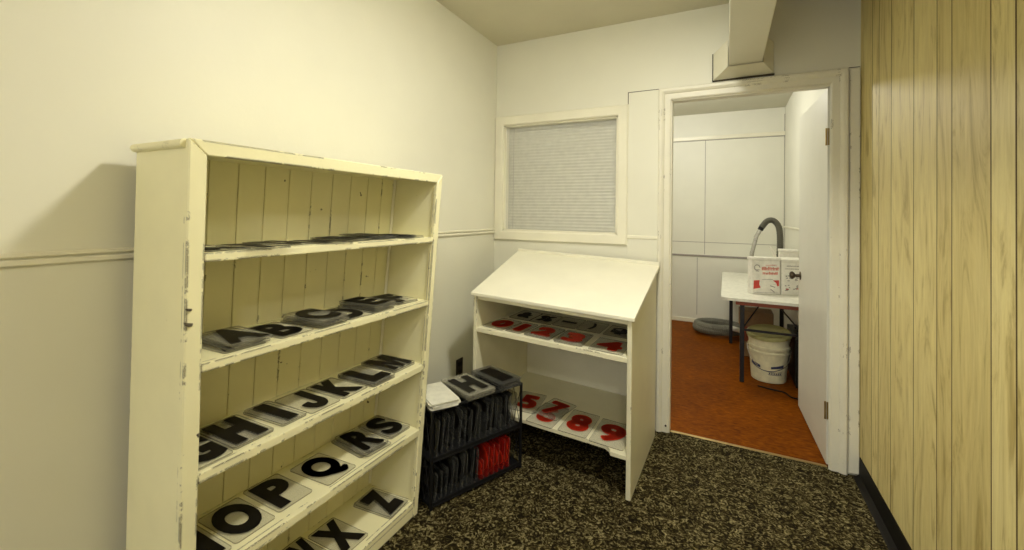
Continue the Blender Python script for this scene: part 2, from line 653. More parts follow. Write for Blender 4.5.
struct('trim_17', B(-0.0775, -0.0725, YB - .006, YB - .001, 2.104, 2.265, bev=0), 'dark_gap')

# window: casing frame, reveal, glass
PROF = [(0.0, 0.0), (0.0, .016), (.008, .020), (.058, .020), (.066, .012), (.066, 0.0)]
win = struct('window_1', casing(bmesh.new(), WX0, WX1, WZ1, WZ0, yf=YB), 'trim_paint')
bm = bmesh.new()
for q in ((WX0 - .001, WX0 + .012, WZ0, WZ1), (WX1 - .012, WX1 + .001, WZ0, WZ1), (WX0, WX1, WZ0 - .001, WZ0 + .012), (WX0, WX1, WZ1 - .010, WZ1 + .001)):
    box(bm, q[0], q[1], YB, YB + WT, q[2], q[3])
obj('window_frame', bm, 'trim_paint', win)
obj('glass_pane', B(WX0 + .012, WX1 - .012, YB + .022, YB + .026, WZ0 + .012, WZ1 - .010, bev=0), 'glass', win)

# venetian blind behind the glass
bl = thing('window_blind', 'closed grey-white venetian blind behind the glass of the interior window', 'blind', (-1.04, YB + .085, WZ0 - .02))
bm = bmesh.new()
nz = 36
for k in range(nz):
    z = WZ0 - .015 + k * 0.0222
    rr = 0.0125
    ang = math.radians(64 + rg.uniform(-3, 3))
    dy, dz = math.cos(ang) * rr, math.sin(ang) * rr
    pts = [(-dy, -dz), (.002, 0.0), (dy, dz), (dy + .0008, dz - .0006), (.0028, -.0006), (-dy + .0008, -dz - .0006)]
    prism(bm, pts, lambda p_, e, z=z: ((WX0 - .02, WX1 + .02)[e], YB + .085 + p_[0], z + p_[1]))
obj('slats', bm, 'blind_slat', bl)
obj('head_rail', B(WX0 - .02, WX1 + .02, YB + .068, YB + .098, WZ1 + .003, WZ1 + .035), 'blind_slat', bl)
bm = bmesh.new()
tube(bm, [(WX0 + .05, YB + .064, WZ1 + .01), (WX0 + .05, YB + .064, WZ0 + .02)], .0015, 6)
obj('pull_cord', bm, 'card_grey', bl)

# door leaf swung into the back room
hx, hy = 0.482, YB + .020
ang = math.atan2(3.60 - hy, 0.452 - 0.479)
door = bpy.data.objects.new('door_1', None)
door.location = (hx, hy, 0)
door.rotation_euler = (0, 0, ang)
door['kind'] = 'structure'
COL.objects.link(door)
DL = 0.775
obj('door_leaf', B(0.0, DL, -0.036, 0.0, 0.012, DZ - .01, bev=.0025), 'door_paint', door, local=True)
for z in (1.745, 0.295):
    bm = bmesh.new()
    box(bm, -0.0025, 0.0, -0.0355, -0.0005, z - .045, z + .045)
    tube(bm, [(.002, .005, z - .046), (.002, .005, z + .046)], .0045, 10)
    for q in (-.028, 0, .028):
        tube(bm, [(-.0025, -.018 + .006 * (q != 0), z + q), (-.0038, -.018 + .006 * (q != 0), z + q)], .003, 8)
    obj('hinge', bm, 'brass', door, local=True)
KX = DL - .06
bm = bmesh.new()
for s, y0 in ((1, 0.0), (-1, -0.036)):
    prof = [(0, 0), (.028, 0), (.028, .004), (.011, .008), (.010, .030), (.020, .036), (.027, .046), (.026, .056), (.016, .063), (0, .065)]
    t = bmesh.new()
    lathe(t, prof, (0, 0, 0), 20)
    t.transform(Matrix.Translation((KX, y0, 0.915)) @ Matrix.Rotation(-s * math.pi / 2, 4, 'X'))
    tm = bpy.data.meshes.new('tmp')
    t.to_mesh(tm)
    t.free()
    bm.from_mesh(tm)
    bpy.data.meshes.remove(tm)
obj('door_knob', bm, 'bronze', door, local=True, sm=True)
obj('latch_plate', B(DL - .001, DL + .0015, -.030, -.006, .87, .96, bev=0), 'brass', door, local=True)

# ------------------------------------------------------------------ bookcase
XF, XBK = -1.19, -1.452                   # front face, back boards
Y0, WN = 0.583, 0.982


def sh(bm):
    """the old case has racked: its right side leans outwards towards the top"""
    for v in bm.verts:
        yr = 1.499 + 0.096 * v.co.z
        v.co.y = Y0 + (v.co.y - Y0) / WN * (yr - Y0)
    return bm


Y1 = Y0 + WN
ZT = 1.487
case = thing('bookcase', 'tall cream bookcase with chipped paint and open shelves against the left wall', 'bookcase', (-1.34, 1.04, 0))
for a_, c_ in ((Y0 + .004, Y0 + .026), (Y1 - .026, Y1 - .004)):
    obj('side_panel', sh(B(XF - .272, XF - .018, a_, c_, 0, ZT - .012, bev=.002)), 'old_paint_light', case)
# back boards, tongue and groove: V gaps between boards
ys = [0.61, 0.670, 0.757, 0.842, 0.928, 1.015, 1.104, 1.197, 1.286, 1.378, 1.460, 1.5375]
bm = bmesh.new()
for a_, c_ in zip(ys, ys[1:]):
    box(bm, XBK - .012, XBK, a_ + .0011, c_ - .0011, 0.02, ZT - .014, bev=.0018)
obj('back_boards', sh(bm), 'old_paint_light', case)
bm = bmesh.new()
box(bm, XBK - .016, XBK - .013, Y0 + .03, Y1 - .03, 0.02, ZT - .014)
obj('backing_sheet', sh(bm), 'dark_gap', case)
bm = B(XBK, XBK + .012, Y1 - .040, Y1 - .027, 0.07, ZT - .014, bev=.004)
obj('corner_bead', sh(bm), 'desk_paint', case)
SHELF = [1.197, 0.914, 0.636, 0.361, 0.062]
THK = [.023, .022, .025, .026, .058]
for z, t in zip(SHELF, THK):
    bm = bmesh.new()
    box(bm, XBK + .0005, XF - .0005, Y0 + .0265, Y1 - .0265, z - .020, z, bev=.0015)
    # front edge strip
    box(bm, XF - .020, XF, Y0 + .040, Y1 - .034, z - t, z + .0006, bev=.004, seg=2)
    obj('shelf', sh(bm), 'old_paint', case)
# face frame with mitred top corners
SW, RW = .040, .040


def frame_piece(pts):
    bm_ = bmesh.new()
    prism(bm_, pts, lambda p_, k: ((XF - .018, XF + .001)[k], p_[0], p_[1]))
    bmesh.ops.bevel(bm_, geom=[e for e in bm_.edges], offset=.003, segments=1, affect='EDGES')
    return sh(bm_)


obj('stile', frame_piece([(Y0, 0), (Y0 + SW, 0), (Y0 + SW, ZT - RW), (Y0, ZT)]), 'old_paint', case)
obj('stile', frame_piece([(Y1, 0), (Y1, ZT), (Y1 - SW + .006, ZT - RW), (Y1 - SW + .006, 0)]), 'old_paint', case)
obj('top_rail', frame_piece([(Y0 + .0005, ZT), (Y0 + SW + .0005, ZT - RW), (Y1 - SW + .0055, ZT - RW), (Y1 - .0005, ZT)]), 'old_paint', case)
bm = bmesh.new()
pr_ = [(Y0 - .011 + .011 - .011 * math.sin(math.pi * k / 8), ZT - .001 - .011 + .011 * math.cos(math.pi * k / 8)) for k in range(9)]
pts = pr_ + [(Y1 + .004, ZT - .023), (Y1 + .004, ZT - .001)]
prism(bm, pts, lambda p_, k: ((XF - .268, XF - .0185)[k], p_[0], p_[1]))
obj('top_board', sh(bm), 'old_paint_light', case, sm=True)
# worn screw holes on the left stile
for z, r_ in ((1.060, .007), (1.024, .010)):
    bm = bmesh.new()
    tube(bm, [(XF + .0010, Y0 + .007, z), (XF + .0022, Y0 + .0075, z + .002)], r_, 7)
    obj('screw_hole', sh(bm), 'dark_gap', case)

# ------------------------------------------------------------------ letters
GLYPH = {}
BOLD = dict([(c_, .052) for c_ in 'ABRPEFG'] + [('S', .044)] + [(c_, .078) for c_ in 'HIJKLNTUVWXYZ'] + [('M', .030)] + [(c_, .062) for c_ in 'OQCD'])


def glyph(ch, w, h, d, material, bold=0.04):
    bold = BOLD.get(ch, bold)
    key = (ch, round(w, 4), round(h, 4), material)
    if key in GLYPH:
        return GLYPH[key]
    cu = bpy.data.curves.new('letter', 'FONT')
    cu.body = '6' if ch == '9' else ch
    cu.extrude = 0.05
    cu.offset = .012 if ch.isdigit() or ch in 'SBEQR' else bold
    cu.resolution_u = 5
    o = bpy.data.objects.new('letter_source', cu)
    COL.objects.link(o)
    dg = bpy.context.evaluated_depsgraph_get()
    me_ = bpy.data.meshes.new_from_object(o.evaluated_get(dg))
    bpy.data.objects.remove(o)
    bpy.data.curves.remove(cu)
    if ch.isdigit() or ch in 'SBEQR':         # thicken the strokes by merging shifted copies of the outline
        t_ = bmesh.new()
        for k in range(9):
            q_ = bmesh.new()
            q_.from_mesh(me_)
            if k:
                an = math.radians(45 * k)
                q_.transform(Matrix.Translation((math.cos(an) * THICK.get(ch, .045), math.sin(an) * THICK.get(ch, .045), 0)))
            m2 = bpy.data.meshes.new('tmp')
            q_.to_mesh(m2)
            q_.free()
            t_.from_mesh(m2)
            bpy.data.meshes.remove(m2)
        t_.to_mesh(me_)
        t_.free()
    if ch == 'M':                             # block M
        t_ = bmesh.new()
        prism(t_, [(0, 0), (0, 1), (.31, 1), (.5, .42), (.69, 1), (1, 1), (1, 0), (.77, 0), (.77, .64), (.58, 0), (.42, 0), (.23, .64), (.23, 0)],
              lambda p_, k: (p_[0], p_[1], (-.05, .05)[k]))
        bmesh.ops.recalc_face_normals(t_, faces=t_.faces[:])
        t_.to_mesh(me_)
        t_.free()
    if ch == 'J':                             # block J with a long hook
        t_ = bmesh.new()
        pts_ = [(1, 1), (.60, 1), (.60, .34)]
        pts_ += [(.485 + .115 * math.cos(math.radians(-a_)), .34 + .115 * math.sin(math.radians(-a_))) for a_ in range(20, 161, 20)]
        pts_ += [(.37, .42), (.0, .38)]
        pts_ += [(.5 + .5 * math.cos(math.radians(-a_)), .34 + .34 * math.sin(math.radians(-a_))) for a_ in range(175, 0, -15)]
        prism(t_, pts_, lambda p_, k: (p_[0], p_[1], (-.05, .05)[k]))
        bmesh.ops.recalc_face_normals(t_, faces=t_.faces[:])
        t_.to_mesh(me_)
        t_.free()
    xs = [v.co.x for v in me_.vertices]
    ys_ = [v.co.y for v in me_.vertices]
    x0, x1, y0, y1 = min(xs), max(xs), min(ys_), max(ys_)
    for v in me_.vertices:
        v.co.x = ((v.co.x - x0) / (x1 - x0) - .5) * w
        v.co.y = ((v.co.y - y0) / (y1 - y0) - .5) * h
        v.co.z = (0 if v.co.z < 0 else d)
    if ch == '9':
        for v in me_.vertices:
            v.co.x, v.co.y = -v.co.x, -v.co.y
    me_.materials.clear()
    me_.materials.append(MATS[material])
    me_.name = 'letter'
    GLYPH[key] = me_
    return me_


THICK = {'E': .030, 'B': .034, 'R': .036, 'S': .036, 'Q': .045, '8': .052, '0': .07, '1': .07}
PLATE = {}


def plate_mesh(w, h, t, material):
    key = (w, h, t, material)
    if key not in PLATE:
        bm_ = bmesh.new()
        r_ = .010
        pts = []
        for cx_, cy_, a0 in ((w / 2 - r_, h / 2 - r_, 0), (-w / 2 + r_, h / 2 - r_, 90), (-w / 2 + r_, -h / 2 + r_, 180), (w / 2 - r_, -h / 2 + r_, 270)):
            for k in range(5):
                an = math.radians(a0 + 22.5 * k)
                pts.append((cx_ + r_ * math.cos(an), cy_ + r_ * math.sin(an)))
        prism(bm_, pts, lambda p_, k: (p_[0], p_[1], (0, t)[k]))
        bmesh.ops.recalc_face_normals(bm_, faces=bm_.faces[:])
        me_ = bpy.data.meshes.new('letter_plate')
        bm_.to_mesh(me_)
        bm_.free()
        me_.materials.append(MATS[material])
        if material + '_edge' in MATS:
            me_.materials.append(MATS[material + '_edge'])
            for f_ in me_.polygons:
                f_.material_index = 0 if abs(f_.normal.z) > .5 else 1
        PLATE[key] = me_
    return PLATE[key]


PT, LD = 0.0040, 0.0014          # plate and letter thickness
PITCH_Z = PT + LD + 0.0003
WID = {'I': .034, 'J': .074, 'M': .108, 'W': .112, 'A': .100, '1': .05, 'O': .10, 'G': .088, 'Q': .104, 'X': .10, 'D': .094, 'C': .094}


def plate(mat4, w, h, ch, label, cat='sign letter', group=None, lw=None, lh=None, ink='black_letter', skin='acrylic', name='letter_plate', bold=.04, oy=0.0):
    o = bpy.data.objects.new(name, plate_mesh(w, h, PT, skin))
    COL.objects.link(o)
    o.matrix_basis = mat4
    tag(o, label, cat, group)
    if ch:
        lw = lw or WID.get(ch, .088) * 1.09
        lh = lh or .174
        l_ = bpy.data.objects.new('letter' if not ch.isdigit() else 'digit', glyph(ch, lw, lh, LD, ink, bold))
        COL.objects.link(l_)
        l_.parent = o
        l_.location = (0, oy, PT + .0001)
    return o


def flat(x, y, z, deg):
    """lying plate: the reading direction runs along +Y when deg is 0"""
    return Matrix.Translation((x, y, z)) @ Matrix.Rotation(math.radians(90 + deg), 4, 'Z')


GRP = 'sign letter plates on the bookcase'
NUMW = {1: 'one', 2: 'two', 3: 'three', 4: 'four', 5: 'five'}


def letter_stack(ch, x, y, z, deg, n, where, w=.122, h=.198, fan=0.004, jit=None):
    q = random.Random(ord(ch))
    for k in range(n):
        top = k == n - 1
        if top:
            lab = 'clear acrylic plate with black letter %s, %s' % (ch, where)
        elif n == 2:
            lab = 'clear plate lying directly under the letter %s plate' % ch
        else:
            pos = {0: 'lowest', n - 2: 'uppermost'}.get(k, {1: 'second from the bottom', 2: 'third from the bottom'}.get(k, 'middle one'))
            lab = 'clear plate beneath the letter %s plate, %s of those under it' % (ch, pos)
        f_ = fan * (n - 1 - k)
        plate(flat(x + q.uniform(-1, 1) * f_, y + q.uniform(-1, .4) * f_, z + .0006 + k * PITCH_Z, deg + (0 if top else q.uniform(-1, 1) * fan * 500)), w, h, ch, lab, group=None)


Z2, Z3, Z4, Z5 = SHELF[1] + .001, SHELF[2] + .001, SHELF[3] + .001, SHELF[4] + .001
w2 = 'on the second shelf from the top'
letter_stack('A', -1.310, 0.775, Z2, -3, 4, w2, fan=.012)
letter_stack('B', -1.313, 0.915, Z2, 2, 1, w2)
letter_stack('C', -1.300, 1.050, Z2, 3, 5, w2, fan=.003)
letter_stack('D', -1.311, 1.188, Z2, -2, 1, w2)
letter_stack('E', -1.318, 1.312, Z2, 4, 5, w2, fan=.004)
letter_stack('F', -1.330, 1.474, Z2, -6, 2, w2)
w3 = 'on the middle shelf of the bookcase'
letter_stack('G', -1.310, 0.674, Z3, 0, 1, w3, w=.10)
letter_stack('H', -1.318, 0.788, Z3, 0, 2, w3)
letter_stack('I', -1.322, 0.919, Z3, 2, 2, w3, w=.090)
letter_stack('J', -1.316, 1.036, Z3, 0, 1, w3)
letter_stack('K', -1.316, 1.163, Z3, 2, 1, w3)
letter_stack('L', -1.296, 1.292, Z3, 1, 3, w3, fan=.002)
letter_stack('M', -1.330, 1.452, Z3, 1, 2, w3, w=.132)
w4 = 'on the second shelf from the bottom'
letter_stack('N', -1.325, 0.674, Z4, 0, 1, w4)
letter_stack('O', -1.330, 0.806, Z4, 0, 1, w4)
letter_stack('P', -1.339, 0.946, Z4, -1, 1, w4)
letter_stack('Q', -1.316, 1.108, Z4, 2, 1, w4, w=.13)
letter_stack('R', -1.322, 1.298, Z4, -8, 4, w4, fan=.006)
letter_stack('S', -1.335, 1.440, Z4, 0, 2, w4)
w5 = 'on the bottom shelf of the bookcase'
letter_stack('V', -1.340, 0.920, Z5, 0, 1, w5)
letter_stack('W', -1.345, 1.052, Z5, 0, 1, w5, w=.13)
letter_stack('X', -1.320, 1.186, Z5, 0, 1, w5)
letter_stack('Z', -1.306, 1.402, Z5, 4, 2, w5, fan=.003)

# top shelf: plates seen almost edge-on
Z1 = SHELF[0] + .001
tops = [
    ('K', -1.300, 0.690, 0, 3, 'sign plate at the left end of the top shelf', 'acrylic'),
    ('T', -1.270, 0.800, 0, -4, 'dark-lettered sign plate, second from the left on the top shelf', 'acrylic'),
    ('U', -1.330, 0.925, 0, 6, 'sign plate set back, third from the left on the top shelf', 'acrylic'),
    ('N', -1.285, 1.052, 0, -3, 'sign plate, fourth from the left on the top shelf', 'acrylic'),
    ('L', -1.330, 1.190, 0, 5, 'lower sign plate of the pair in the middle right of the top shelf', 'acrylic'),
    ('E', -1.322, 1.178, 1, 12, 'upper sign plate of the pair in the middle right of the top shelf', 'acrylic'),
    ('H', -1.335, 1.325, 0, 0, 'bottom sign plate of the dark stack near the right of the top shelf', 'acrylic_smoky'),
    ('H', -1.330, 1.330, 1, 5, 'middle sign plate of the dark stack near the right of the top shelf', 'acrylic_smoky'),
    ('H', -1.338, 1.318, 2, -3, 'topmost sign plate of the dark stack near the right of the top shelf', 'acrylic_smoky'),
    ('B', -1.300, 1.470, 0, 2, 'lower sign plate at the right end of the top shelf', 'acrylic_smoky'),
    ('B', -1.303, 1.468, 1, -1, 'upper sign plate at the right end of the top shelf', 'acrylic_smoky'),
]
for ch, x, y, lev, dg_, lab, sk in tops:
    plate(flat(x, y, Z1 + .0006 + lev * PITCH_Z, dg_), .122, .198, ch, lab, skin=sk)

# ------------------------------------------------------------------ slant-top desk
DA = math.radians(-1.2)
DT = math.radians(2.1)                            # its carcass has sagged, low on the right
desk = thing('slant_top_desk', 'cream slant-top desk with two open shelves below the interior window', 'desk', (-0.815, 2.022, 0), DA)
HW = 0.433
DB = 0.665                                        # depth of the side panels


def desk_side(x0, x1, zb_=0.0):
    bm_ = bmesh.new()
    prism(bm_, [(0.0, zb_), (DB, zb_), (DB, 1.005), (0.0, 0.842)], lambda p_, k: ((x0, x1)[k], p_[0], p_[1]))
    bmesh.ops.bevel(bm_, geom=bm_.edges[:], offset=.0018, segments=1, affect='EDGES')
    return bm_


obj('side_panel', desk_side(-HW, -HW + .020, -.0155), 'desk_edge_paint', desk, local=True)
obj('side_panel', desk_side(HW - .022, HW, .0155), 'desk_edge_paint', desk, local=True)
bm = bmesh.new()
sl = (1.005 - .842) / DB
prism(bm, [(-.014, .842 - .014 * sl + .0005), (DB + .032, .842 + (DB + .032) * sl + .0005), (DB + .032, .842 + (DB + .032) * sl + .019), (-.014, .842 - .014 * sl + .018)],
      lambda p_, k: ((-HW - .012 - (.095 * (p_[0] + .014)), HW + .014)[k], p_[0], p_[1]))
bmesh.ops.bevel(bm, geom=bm.edges[:], offset=.002, segments=1, affect='EDGES')
obj('desk_top', bm, 'desk_paint', desk, local=True)
zb = .842 + (DB + .03) * sl + .019
obj('back_ledge', B(-HW - .074, HW + .014, DB + .012, DB + .032, zb - .004, zb + .014, bev=.002), 'desk_paint', desk, local=True)
obj('shelf', B(-HW + .020, HW - .022, .002, DB - .012, .640, .664, bev=.0015), 'desk_edge_paint', desk, local=True)
# bottom shelf, cut back in front with a rounded notch so that only its right end reaches the front
bm = bmesh.new()
pts = [(-HW + .020, DB - .012), (-HW + .020, .105), (-.255, .105), (-.215, .046), (.285, .046)]
pts += [(.285 + .050 * math.sin(math.pi / 2 * k / 8), .046 - .042 * (1 - math.cos(math.pi / 2 * k / 8))) for k in range(1, 9)]
pts += [(.340, .001), (HW - .022, .001), (HW - .022, DB - .012)]
prism(bm, pts, lambda p_, k: (p_[0], p_[1], (.194, .2135)[k]))
bmesh.ops.bevel(bm, geom=bm.edges[:], offset=.0012, segments=1, affect='EDGES')
obj('shelf', bm, 'desk_edge_paint', desk, local=True)
obj('back_panel', B(-HW + .020, HW - .022, DB - .010, DB - .001, .10, .985, bev=0), 'desk_paint', desk, local=True)
obj('front_rail', B(-HW + .020, HW - .022, .003, .021, .818, .8415, bev=.0015), 'desk_edge_paint', desk, local=True)

SAG = Matrix.Identity(4)
SAG[2][0] = -math.tan(DT)
for c_ in desk.children:
    c_.data.transform(SAG)
MD = desk.matrix_basis @ Matrix.Rotation(DT, 4, 'Y')


def desk_plate(lx, ly, z, deg, w, h, ch, lab, **k):
    kw = dict(ink='red_letter', lw=.105, lh=.150, name='number_plate', cat='sign number', bold=.072)
    kw.update(k)
    plate(MD @ Matrix.Translation((lx - z * math.sin(DT), ly, z)) @ Matrix.Rotation(math.radians(deg), 4, 'Z'), w, h, ch, lab, **kw)


US, LS = .6648, .2150
up_ = 'clear plate with red digit %s in front on the upper desk shelf'
desk_plate(-.325, .140, US, -6, .135, .215, '0', up_ % 'zero', lw=.115)
desk_plate(-.200, .140, US, -4, .095, .215, '1', up_ % 'one', lw=.05)
desk_plate(-.058, .132, US, -3, .150, .215, '2', 'lower plate of the red digit two pair on the upper desk shelf')
desk_plate(-.056, .130, US + PITCH_Z, -4, .150, .215, '2', 'upper plate of the red digit two pair on the upper desk shelf')
desk_plate(.107, .128, US, 2, .150, .215, '3', 'lower plate of the red digit three pair on the upper desk shelf')
desk_plate(.109, .126, US + PITCH_Z, 0, .150, .215, '3', 'upper plate of the red digit three pair on the upper desk shelf')
desk_plate(.300, .124, US, 0, .165, .215, '4', up_ % 'four', lw=.125)
for lx, ly, ch, lab in ((-.300, .400, '&', 'plate with dark symbol behind the red digit zero on the upper desk shelf'),
                        (-.165, .400, '%', 'plate with bold black symbol behind the red digit one on the upper desk shelf'),
                        (-.020, .410, '-', 'plate with black dash behind the red digit two on the upper desk shelf'),
                        (.125, .410, ')', 'plate with black bracket behind the red digit three on the upper desk shelf'),
                        (.280, .405, '$', 'plate with black symbol behind the red digit four on the upper desk shelf')):
    desk_plate(lx, ly, US, 0, .138, .215, ch, lab, ink='black_letter', name='symbol_plate', cat='sign symbol', lw=.03 if ch == ')' else .09, lh=.03 if ch == '-' else .13)
lo_ = 'clear plate with red digit %s on the bottom desk shelf'
desk_plate(-.200, .240, LS, 8, .150, .250, '5', lo_ % 'five' + ', beside the black rack', lh=.17)
desk_plate(-.045, .160, LS, -2, .150, .250, '6', lo_ % 'six' + ', half under the seven', lh=.17)
desk_plate(-.035, .235, LS + PITCH_Z, -10, .150, .230, '7', lo_ % 'seven' + ', lying over the six', lh=.17)
desk_plate(.130, .170, LS, 0, .150, .260, '8', lo_ % 'eight', lw=.115, lh=.18)
desk_plate(.306, .160, LS, 0, .168, .260, '9', lo_ % 'nine' + ' by the right side panel', lw=.13, lh=.18)

# ------------------------------------------------------------------ black two-tier rack with sign plates
RFL = Vector((-1.146, 1.531, 0))
RA = math.atan2(.445, .195)
RL, RD, RH = 0.530, 0.215, 0.436
rack = thing('display_rack', 'black two-tier rack packed with upright sign plates between bookcase and desk', 'rack', RFL, RA)
for x in (0.0, RL - .012):
    for y in (0.0, RD - .012):
        obj('post', B(x, x + .012, y, y + .012, 0, RH, bev=.002), 'black_plastic', rack, local=True)
for z in (0.012, 0.208):
    bm = bmesh.new()
    box(bm, 0, RL, 0, RD, z, z + .006, bev=.001)
    obj('tray', bm, 'black_plastic', rack, local=True)
    obj('tray_lip', B(.012, RL - .012, .001, .006, z + .006, z + .022, bev=.001), 'black_plastic', rack, local=True)
bm = bmesh.new()
for y in (0.0, RD - .008):
    box(bm, .012, RL - .012, y, y + .008, RH - .010, RH, bev=.001)
for x in (0.0, RL - .008):
    box(bm, x, x + .008, .012, RD - .012, RH - .010, RH, bev=.001)
obj('top_rim', bm, 'black_plastic', rack, local=True)
for x in (.005, RL - .007):                           # wire lattice at both ends
    bm = bmesh.new()
    for z0 in (0.02, 0.215):
        for k in range(4):
            ya, yb = .012 + k * .052, .012 + (k + 1) * .052
            tube(bm, [(x, ya, z0), (x, yb, z0 + .18)], .0016, 6)
            tube(bm, [(x, yb, z0), (x, ya, z0 + .18)], .0016, 6)
    obj('wire_end', bm, 'dark_metal', rack, local=True)
obj('back_sheet', B(.012, RL - .012, RD - .006, RD - .003, .02, RH - .012, bev=0), 'black_plastic', rack, local=True)

MR = Matrix.Translation(RFL) @ Matrix.Rotation(RA, 4, 'Z')


def standing(lx, z, w, h, lean, ly=None):
    """plate standing on a tray with its face towards the camera end of the rack"""
    ly = .012 + w / 2 if ly is None else ly
    m_ = Matrix(((0, 0, -1, 0), (-1, 0, 0, 0), (0, 1, 0, 0), (0, 0, 0, 1)))
    return MR @ Matrix.Translation((lx, ly, z)) @ Matrix.Rotation(lean, 4, 'Y') @ Matrix.Translation((0, 0, h / 2)) @ m_


q = random.Random(11)
seq = 'BNDRPSEUHTCGAFMK'
xs_ = [.030 + .0305 * k for k in range(16)]
NTH = ['first', 'second', 'third', 'fourth', 'fifth', 'sixth', 'seventh', 'eighth', 'ninth', 'tenth', 'eleventh', 'twelfth', 'thirteenth', 'fourteenth', 'fifteenth', 'sixteenth']
for k, x in enumerate(xs_):
    h = q.choice((.172, .176, .168, .160))
    x += q.uniform(-.006, .006)
    plate(standing(x, .2155, .180, h, q.uniform(.03, .12)), .180, h, seq[k], 'black-lettered plate standing in the upper rack tier, %s from the bookcase end' % NTH[k],
          skin='acrylic_smoky', lw=.150, lh=.145, group='sign plates standing in the upper rack tier')
for k in range(9):
    x = .032 + .028 * k
    h = (.120, .125, .130, .150, .158, .160, .165, .168, .165)[k]
    x += q.uniform(-.005, .005)
    plate(standing(x, .0195, .180, h, q.uniform(.03, .11)), .180, h, 'OCDOBQUDN'[k], 'black-lettered plate standing in the lower rack tier, %s from the bookcase end' % NTH[k],
          skin='acrylic_smoky', lw=.150, lh=h - .025, group='sign plates standing in the lower rack tier')
for k in range(6):
    x = .292 + .031 * k + (.004 if k > 3 else 0)
    h = (.095, .150, .148, .140, .152, .150)[k]
    plate(standing(x, .0195, .165, h, .06), .165, h, '808068'[k], 'red sign plate standing in lower rack tier, %s of the reds from the bookcase' % NTH[k],
          skin='acrylic_red', ink='red_letter', lw=.150, lh=h - .018, name='number_plate', cat='sign number', bold=.06, group='red plates standing in the rack')

# plates lying across the top of the rack
rt_z = RH + .0008


def on_rack(lx, ly, lev, deg):
    """lying across the rim; letter tops towards the wall"""
    return MR @ Matrix.Translation((lx, ly, rt_z + lev * PITCH_Z)) @ Matrix.Rotation(math.radians(deg), 4, 'Z')


for k in range(5):
    lab = 'pale sign plate, topmost of the white stack on the rack beside the bookcase' if k == 4 else 'pale sign plate in the white stack on the rack, %s from the bottom' % NTH[k]
    plate(on_rack(.085 + q.uniform(-.006, .006), .110 + q.uniform(-.008, .008), k, -6 + q.uniform(-4, 4)), .135, .225, None, lab, skin='paper_white', name='blank_plate', cat='sign plate')
for k in range(5):
    lab = 'clear plate with black letter H, topmost of its stack on the black rack' if k == 4 else 'clear plate stacked under the letter H on the rack, %s from the bottom' % NTH[k]
    plate(on_rack(.256 + q.uniform(-.004, .004), .108 + q.uniform(-.006, .006), k, 2 + q.uniform(-3, 3) * (k < 4)), .160, .250, 'H', lab, lw=.120, lh=.185)
for k in range(6):
    lab = 'clear plate with broad black bar topping the stack at the desk end of rack' if k == 5 else 'smoky plate stacked at the desk end of the rack, %s from the bottom' % NTH[k]
    plate(on_rack(.440 + q.uniform(-.004, .004), .112 + q.uniform(-.006, .006), k, 3 + q.uniform(-3, 3) * (k < 5)), .142, .245, 'I', lab, skin='acrylic_smoky', lw=.075, lh=.185)
# dark roll standing behind the white stack
bm = bmesh.new()
c0 = MR @ Vector((.035, .190, 0))
t = bmesh.new()
tube(t, [(c0.x - .03, c0.y - .03, RH + .046), (c0.x + .03, c0.y + .02, RH + .046)], .013, 14)
tag(obj('tape_roll', t, 'black_plastic', sm=True), 'small black roll lying on the white plates beside the bookcase', 'roll')

# ------------------------------------------------------------------ wall outlet on the left wall
out = thing('power_outlet', 'dark brown power outlet low on the left wall beside the desk', 'outlet', (XL, 2.315, 0.315))
obj('cover_plate', B(XL, XL + .006, 2.278, 2.352, 0.255, 0.375, bev=.002), 'outlet_brown', out)
for z in (.288, .342):
    bm = B(XL + .006, XL + .009, 2.299, 2.331, z - .014, z + .014, bev=.003)
    obj('socket', bm, 'black_plastic', out)

# ------------------------------------------------------------------ back room things
TZ = .67
tab = thing('work_table', 'low white-topped table with thin black metal legs in the back room', 'table', (0.27, 4.7, 0))
bm = bmesh.new()
TX0, TX1, TY0, TY1 = -0.03, 0.57, 3.80, 5.55
r_ = .05
pts = []
for cx_, cy_, a0 in ((TX1 - r_, TY1 - r_, 0), (TX0 + r_, TY1 - r_, 90), (TX0 + r_, TY0 + r_, 180), (TX1 - r_, TY0 + r_, 270)):
    for k in range(6):
        an = math.radians(a0 + 18 * k)
        pts.append((cx_ + r_ * math.cos(an), cy_ + r_ * math.sin(an)))
prism(bm, pts, lambda p_, k: (p_[0], p_[1], (TZ - .022, TZ)[k]))
obj('tabletop', bm, 'laminate', tab)
obj('apron', B(0.075, 0.56, 3.835, 3.86, TZ - .056, TZ - .0225, bev=.003), 'red_wood', tab)
for x, y, z1 in ((.122, 3.88, TZ - .0225), (.535, 3.88, TZ - .0225), (.055, 5.0, TZ - .0225), (.500, 5.0, TZ - .0225)):
    obj('leg', B(x - .016, x + .016, y - .014, y + .014, 0, z1, bev=.003), 'dark_metal', tab)
bm = bmesh.new()
box(bm, .138, .519, 3.872, 3.888, .405, .423, bev=.003)
tube(bm, [(.130, 3.885, .43), (.33, 4.35, .635)], .006, 8)
tube(bm, [(.527, 3.885, .43), (.34, 4.35, .635)], .006, 8)
box(bm, .300, .370, 4.30, 4.40, .622, .6475, bev=.004)
box(bm, .071, .484, 4.99, 5.01, .60, .63, bev=.003)
tube(bm, [(.06, 4.995, .62), (.33, 4.40, .635)], .006, 8)
obj('leg_brace', bm, 'dark_metal', tab)

# two white printed boxes on the table front
BA = math.radians(24)
MBX = Matrix.Translation((.198, 4.075, TZ)) @ Matrix.Rotation(BA, 4, 'Z')


